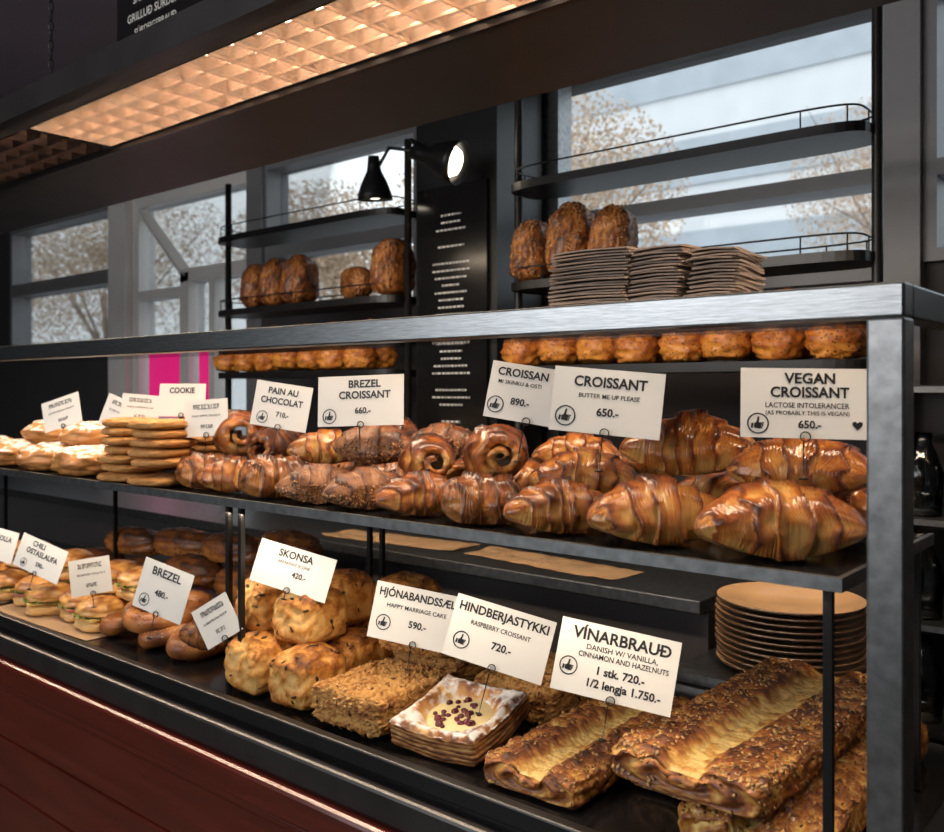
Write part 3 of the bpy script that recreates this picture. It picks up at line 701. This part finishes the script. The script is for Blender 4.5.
for i,(x,y,r,tx,l) in enumerate([(-1.775,.11,0,0,0),(-1.955,.13,.4,0,0),(-1.83,.31,.1,0,0),(-1.875,.15,.1,.22,.035)]):
    o=dk(pz,'pretzel',x,y,(tx,0,pi+r if i<3 else r),'brown baked pretzel topped with seeds','pretzel','pretzels on the lower deck',1.05,l)
    scatter(o,'seed_topping',420,.0024,M_tan if i%2 else M_alm,i,lambda c,n:n.z>0)
bt=lump(31,.058,.058,.030,e=.9,amp=.06,m=M_bun,nu=26,nv=34,flat=.2,name='bun_top',colf=lambda x,y,z,n:.35+.25*z+.6*n)
bb=lump(32,.056,.056,.016,e=.6,amp=.04,m=M_bun,nu=20,nv=34,name='bun_base',colf=lambda x,y,z,n:.1+.3*n)
def sand(x,y,z,i):
    ham=i%2==1
    o=empty('sandwich',(x,y,z),'small bun sandwich with ham and lettuce' if ham else 'small bun sandwich with cheese and lettuce','sandwich','bun sandwiches on the lower deck',(0,0,i*1.3))
    def P(me,nm,zz):
        q=bpy.data.objects.new(nm,me); link(q); q.parent=o; q.location=(0,0,zz)
    P(bb,'bun_base',.0115)
    V,F=boxVF([(-.050,.050,-.050,.050,.027,.033)]); meshobj('ham_slice' if ham else 'cheese_slice',V,F,M_ham if ham else M_cheese,o)
    V=[];F=[]
    N=40
    for k in range(N):
        t=2*pi*k/N; V.append((.064*math.cos(t),.064*math.sin(t),.035+.005*math.sin(k*2.2+i))); V.append((.03*math.cos(t),.03*math.sin(t),.035))
    for k in range(N): q=(k+1)%N; F.append([2*k,2*q,2*q+1,2*k+1])
    meshobj('lettuce',V,F,M_leaf,o,True); P(bt,'bun_top',.0425)
for i,(x,y) in enumerate([(-2.10,.10),(-2.225,.12),(-2.35,.09),(-2.48,.12),(-2.61,.09),(-2.74,.12),(-1.99,.27),(-2.12,.25),(-2.25,.26),(-2.38,.25),(-2.51,.26),(-2.64,.25),(-2.78,.26)]): sand(x,y,DECK+.0025,i)
for i,(x,y) in enumerate([(-2.17,.18),(-2.42,.18),(-2.68,.18),(-2.05,.18)]): sand(x,y,DECK+.070,i+3)
lf=[lump(s,.12,.05,.045,e=.85,amp=.06,m=M_loaf,nu=40,nv=36,name='baguette_roll',colf=lambda x,y,z,n:.4+.35*z+.5*n) for s in (41,42)]
for i,(x,y) in enumerate([(-1.95,.42),(-2.2,.42),(-2.46,.42),(-2.72,.42),(-1.72,.44),(-2.08,.47),(-2.34,.48),(-2.6,.47),(-1.83,.46)]):
    dk(lf[i%2],'baguette_roll',x,y,random.uniform(-.2,.2),'dark crusted long roll lying behind the sandwiches','bread','long rolls on the lower deck',1)
def paper(x,y,z,r,amp,sx=.25,sy=.07):
    V=[];F=[]
    for i in range(21):
        for j in range(11):
            a=(i/10-1)*sx;b=(j/5-1)*sy; V.append((a,b,.0006+amp*abs(noise.noise(Vector((a*14+x,b*14,1))))))
    for i in range(20):
        for j in range(10): a=i*11+j; F.append([a,a+11,a+12,a+1])
    o=meshobj('baking_paper',V,F,M_paper); o.location=(x,y,z); o.rotation_euler=(0,0,r); meta(o,'crumpled brown baking paper sheet','paper','brown paper sheets')
paper(-1.9,.92,.901,.1,.012); paper(-1.35,.92,.901,-.1,.012)
paper(-2.27,.16,.7705,.03,.0015,.25,.15); paper(-2.80,.16,.7705,-.02,.0015,.25,.15)
# ---------------------------------------------------------------- PLATES
pr=[(.001,0),(.085,0),(.09,.004),(.135,.014),(.148,.017),(.150,.0195),(.147,.021)]
prt=[(.147,.021),(.135,.0185),(.09,.009),(.083,.005),(.001,.005)]
V1,F1=lathe(pr,56); V2,F2=lathe(prt,56); V,F=merge([(V1,F1),(V2,F2)])
pm=bpy.data.meshes.new('plate'); pm.from_pydata(V,[],F); pm.materials.append(M_plated); pm.materials.append(M_plate)
pm.polygons.foreach_set('use_smooth',[True]*len(F)); pm.polygons.foreach_set('material_index',[0]*len(F1)+[1]*len(F2))
for i in range(11):
    o=bpy.data.objects.new('plate',pm); link(o); o.location=(-.675+random.uniform(-.002,.002),.80,.791+.0122*i); o.scale=(.97,.97,1)
    meta(o,'cream glazed plate with dark rim in a stack','plate','stacked plates behind the case')
# ---------------------------------------------------------------- NAPKINS
def napmesh(seed):
    V=[];F=[];N=14
    for s in (0,1):
        for i in range(N+1):
            for j in range(N+1):
                x=i/N*2-1; y=j/N*2-1
                z=.0012*math.sin(x*2.2+seed)+.0008*math.sin(y*3+seed*2)
                V.append((x*.062,y*.062,z+(.0034*(1-.35*max(0,-y)**10) if s else .0034*.3*max(0,y)**10)))
    st=(N+1)**2
    for i in range(N):
        for j in range(N):
            a=i*(N+1)+j; F.append([a,a+1,a+N+2,a+N+1]); F.append([st+a,st+a+N+1,st+a+N+2,st+a+1])
    for k in range(N):
        for (a,b) in ((k,k+1),(k*(N+1),(k+1)*(N+1)),(N*(N+1)+k,N*(N+1)+k+1),(k*(N+1)+N,(k+1)*(N+1)+N)): F.append([a,b,st+b,st+a])
    me=bpy.data.meshes.new('napkin'); me.from_pydata(V,[],F); me.materials.append(M_nap); return me
nm=[napmesh(s) for s in (1,1.5,2.)]
for (cx,cy,n,rz,sx_) in ((-.703,.145,21,.05,1.),(-.598,.155,20,-.03,.62),(-.527,.165,18,.12,.50)):
    for i in range(n):
        o=bpy.data.objects.new('napkin',nm[i%3]); link(o)
        o.location=(cx+random.uniform(-.003,.003)+.0004*i,cy+random.uniform(-.004,.004),1.4635+i*.0041); o.rotation_euler=(0,0,rz+random.uniform(-.07,.07))
        o.scale=(sx_,1,1)
        meta(o,'folded beige paper napkin in a pile on the case top','napkin','napkins piled on the case')
# ---------------------------------------------------------------- PRICE TAGS
def thumb():
    V=[];F=[];N=36
    for k in range(N):
        t=2*pi*k/N; V+= [(math.cos(t),0,math.sin(t)),(.87*math.cos(t),0,.87*math.sin(t))]
    for k in range(N): q=(k+1)%N; F.append([2*k,2*k+1,2*q+1,2*q])
    def poly(ps):
        b=len(V); V.extend([(x,0,z) for x,z in ps]); F.append(list(range(b,b+len(ps))))
    poly([(-.66,-.42),(-.46,-.46),(-.40,.02),(-.60,.06)])
    poly([(-.36,-.44),(.20,-.52),(.30,.08),(.10,.10),(-.10,.12),(-.36,.02)])
    poly([(-.22,.0),(.08,.02),(.12,.40),(.14,.62),(.02,.68),(-.06,.58),(-.08,.34)])
    for i in range(4):
        a=.10-i*.155; e=.56-.05*i
        poly([(.12,a),(e-.06,a),(e,a-.03),(e,a-.09),(e-.06,a-.12),(.12,a-.12)])
    return V,F
TH=thumb()
def heartVF(cx,cz,r):
    V=[]
    for k in range(24):
        t=2*pi*k/24; V.append((cx+r*math.sin(t)**3,-.0,cz+r*(13*math.cos(t)-5*math.cos(2*t)-2*math.cos(3*t)-math.cos(4*t))/16))
    return V,[list(range(24))]
def tag(x,y,z,w,h,yaw,roll,tilt,lines,logo=None,wire=.05,lab='white price card with black lettering on a wire clip',heart=None,strokes=0):
    o=empty('price_tag',(x,y,z),lab,'price tag','price tags in the case')
    o.rotation_euler=(Matrix.Rotation(math.radians(yaw),3,'Z')@Matrix.Rotation(-math.radians(tilt),3,'X')@Matrix.Rotation(math.radians(roll),3,'Y')).to_euler()
    V,F=boxVF([(-w/2,w/2,0,.0012,0,h)]); meshobj('card',V,F,M_card,o)
    parts=[]
    if lines:
        parts.append(textVF([(t,cx*w,cz*h,hh*h,mw*w) for (t,cx,cz,hh,mw) in lines if hh>=.09],.027))
        B=[(t,cx*w,cz*h,hh*h,mw*w) for (t,cx,cz,hh,mw) in lines if hh<.09]
        if B: parts.append(textVF(B,.010))
        if heart: parts.append(heartVF(heart[0]*w,heart[1]*h,heart[2]*h))
    if strokes:
        rr=random.Random(int(strokes*10)); st=[]
        for (zz,hh,ww) in ((.74,.13,.30),(.54,.05,.33),(.22,.10,.12)):
            xx=-ww*w
            while xx<ww*w:
                q=w*.035*rr.uniform(.6,1.3)
                for part in rr.sample([(0,.28,0,1),(.3,1,.8,1),(.3,1,0,.2),(.7,1,.2,.8)],3):
                    st.append((xx+q*part[0],xx+q*part[1],-.0001,0,(zz+hh*part[2])*h,(zz+hh*part[3])*h))
                xx+=q+w*.015
        parts.append(boxVF(st))
    if parts:
        V,F=merge(parts)
        meshobj('lettering',[(v[0],v[1]-.0006,v[2]) for v in V],F,M_ink,o)
    if logo:
        cx,cz,r=logo; meshobj('emblem',[(v[0]*r*h+cx*w,-.0006,v[2]*r*h+cz*h) for v in TH[0]],TH[1],M_ink,o,)
    ps=[tubeVF([(.006*math.cos(t*6.28/14)+.002,-.0025-.0008*s,.002+.006*math.sin(t*6.28/14)) for t in range(14)],.0008,5,True) for s in (0,2)]
    ps.append(tubeVF([(0,-.003,0),(0,.0,-wire)],.0009,5)); ps.append(tubeVF([(.005*math.cos(t*.628),.005*math.sin(t*.628),-wire) for t in range(10)],.0012,5,True))
    V,F=merge(ps); meshobj('wire_clip',V,F,M_black,o,True)
tag(-.402,.118,1.290,.150,.088,28,1,8,[('VEGAN',0.05,.86,.15,.5),('CROISSANT',.05,.66,.15,.62),('LACTOSE INTOLERANCER',.03,.47,.075,.66),('(AS PROBABLY THIS IS VEGAN)',.03,.36,.06,.66),('650.-',.05,.20,.11,.25)],(-.36,.2,.15),.05,heart=(.42,.2,.07))
tag(-.652,.055,1.289,.152,.090,24,5,8,[('CROISSANT',.02,.80,.16,.66),('BUTTER ME UP PLEASE',.02,.58,.07,.55),('650.-',.02,.34,.12,.25)],(-.36,.24,.16),.05)
tag(-.818,.10,1.300,.135,.088,24,9,8,[('CROISSAN',-.12,.84,.14,.6),('M/ SKINKU & OSTI',-.14,.66,.07,.55),('890.-',-.1,.34,.12,.25)],(-.38,.24,.15),.06)
tag(-1.205,.12,1.285,.168,.092,24,-2,6,[('BREZEL',.05,.84,.15,.4),('CROISSANT',.05,.62,.15,.6),('660.-',.03,.31,.12,.22)],(-.36,.2,.15),.05)
tag(-1.445,.12,1.274,.125,.09,24,8,6,[('PAIN AU',.0,.82,.14,.6),('CHOCOLAT',.0,.60,.14,.75),('710.-',.05,.31,.11,.25)],(-.3,.2,.14),.05)
tag(-1.69,.12,1.25,.105,.08,24,-4,6,[],None,.05,strokes=1)
tag(-1.82,.14,1.290,.12,.075,24,0,6,[('COOKIE',.0,.80,.17,.55)],None,.03)
tag(-1.97,.12,1.27,.105,.07,24,4,6,[],None,.03,strokes=5)
tag(-2.09,.12,1.253,.09,.08,24,20,6,[],None,.05,strokes=3)
tag(-2.34,.12,1.253,.125,.08,20,-16,6,[],None,.05,strokes=4)
tag(-.655,.075,.918,.168,.100,26,9,14,[('VÍNARBRAUÐ',.02,.84,.16,.84),('DANISH W/ VANILLA,',.04,.67,.075,.6),('CINNAMON AND HAZELNUTS',.06,.56,.075,.75),('1 stk. 720.-',.06,.38,.11,.45),('1/2 lengja 1.750.-',.10,.20,.11,.62)],(-.38,.36,.13),.05)
tag(-.885,.10,.912,.165,.098,26,13,12,[('HINDBERJASTYKKI',.0,.84,.14,.9),('RASPBERRY CROISSANT',.0,.62,.075,.6),('720.-',.05,.36,.12,.22)],(-.35,.30,.14),.07)
tag(-1.085,.13,.905,.17,.098,26,8,12,[('HJÓNABANDSSÆLA',.0,.84,.14,.9),('HAPPY MARRIAGE CAKE',-.02,.62,.075,.7),('590.-',.02,.36,.12,.22)],(-.35,.30,.14),.04)
tag(-1.36,.075,.970,.165,.082,24,12,14,[('SKONSA',.0,.82,.17,.5),('BREAKFAST SCONE',.0,.62,.07,.5),('420.-',.1,.40,.13,.22)],None,.015)
tag(-1.475,.02,.870,.085,.080,24,-32,6,[],None,.03,strokes=6)
tag(-1.715,.015,.880,.130,.105,20,14,8,[('BREZEL',.0,.82,.16,.6),('480.-',.0,.42,.12,.3)],(-.3,.2,.13),.05)
tag(-2.05,.05,.868,.09,.085,60,-6,6,[],None,.03,strokes=7)
tag(-2.33,.04,.880,.165,.085,18,14,12,[('CHILI',-.1,.84,.16,.3),('OSTASLAUFA',.02,.60,.16,.75),('590.-',.05,.30,.13,.22)],(-.3,.2,.13),.04)
tag(-2.62,.05,.885,.16,.085,18,8,12,[('BOLLA',.2,.72,.16,.45)],None,.04)
# ---------------------------------------------------------------- LIGHT
w=bpy.data.worlds.new('w'); S.world=w; w.use_nodes=True; n=w.node_tree.nodes; l=w.node_tree.links
bg=n['Background']; bg.inputs[1].default_value=1.9
tc=n.new('ShaderNodeTexCoord'); sx=n.new('ShaderNodeSeparateXYZ'); r=n.new('ShaderNodeValToRGB')
r.color_ramp.elements[0].color=(.76,.82,.85,1); r.color_ramp.elements[1].color=(.90,.95,.98,1); r.color_ramp.elements[1].position=.5
l.new(tc.outputs['Generated'],sx.inputs[0]); l.new(sx.outputs['Z'],r.inputs[0]); l.new(r.outputs[0],bg.inputs[0])
def area(name,loc,rot,sx_,sy_,e,col):
    L=bpy.data.lights.new(name,'AREA'); L.shape='RECTANGLE'; L.size=sx_; L.size_y=sy_; L.energy=e; L.color=col
    o=bpy.data.objects.new(name,L); link(o); o.location=loc; o.rotation_euler=rot; return o
area('canopy_light',(-1.45,.07,1.975),(-.02,0,0),2.8,.12,33,(1,.80,.57))
area('deck_fill',(-1.75,.035,1.112),(-.45,0,0),2.8,.012,8,(1,.80,.58))  # added unseen lamp under the upper shelf, brightens the lower deck
area('daylight_fill',(-2.0,-3.2,2.3),(math.radians(65),0,math.radians(-12)),3.0,1.4,55,(1,.97,.94))  # added fill lamp behind the camera, stands in for storefront daylight
# ---------------------------------------------------------------- CAMERA
cd=bpy.data.cameras.new('camera'); cam=bpy.data.objects.new('camera',cd); link(cam); S.camera=cam
cam.location=(0,-1,1.35); cam.rotation_euler=(pi/2,0,math.radians(40)); cd.lens=34.3; cd.sensor_width=36; cd.shift_y=-.0275
cd.clip_start=.02; cd.dof.use_dof=True; cd.dof.focus_distance=1.45; cd.dof.aperture_fstop=6
S.view_settings.view_transform='Standard'
S.view_settings.look='None'
S.view_settings.exposure=.1
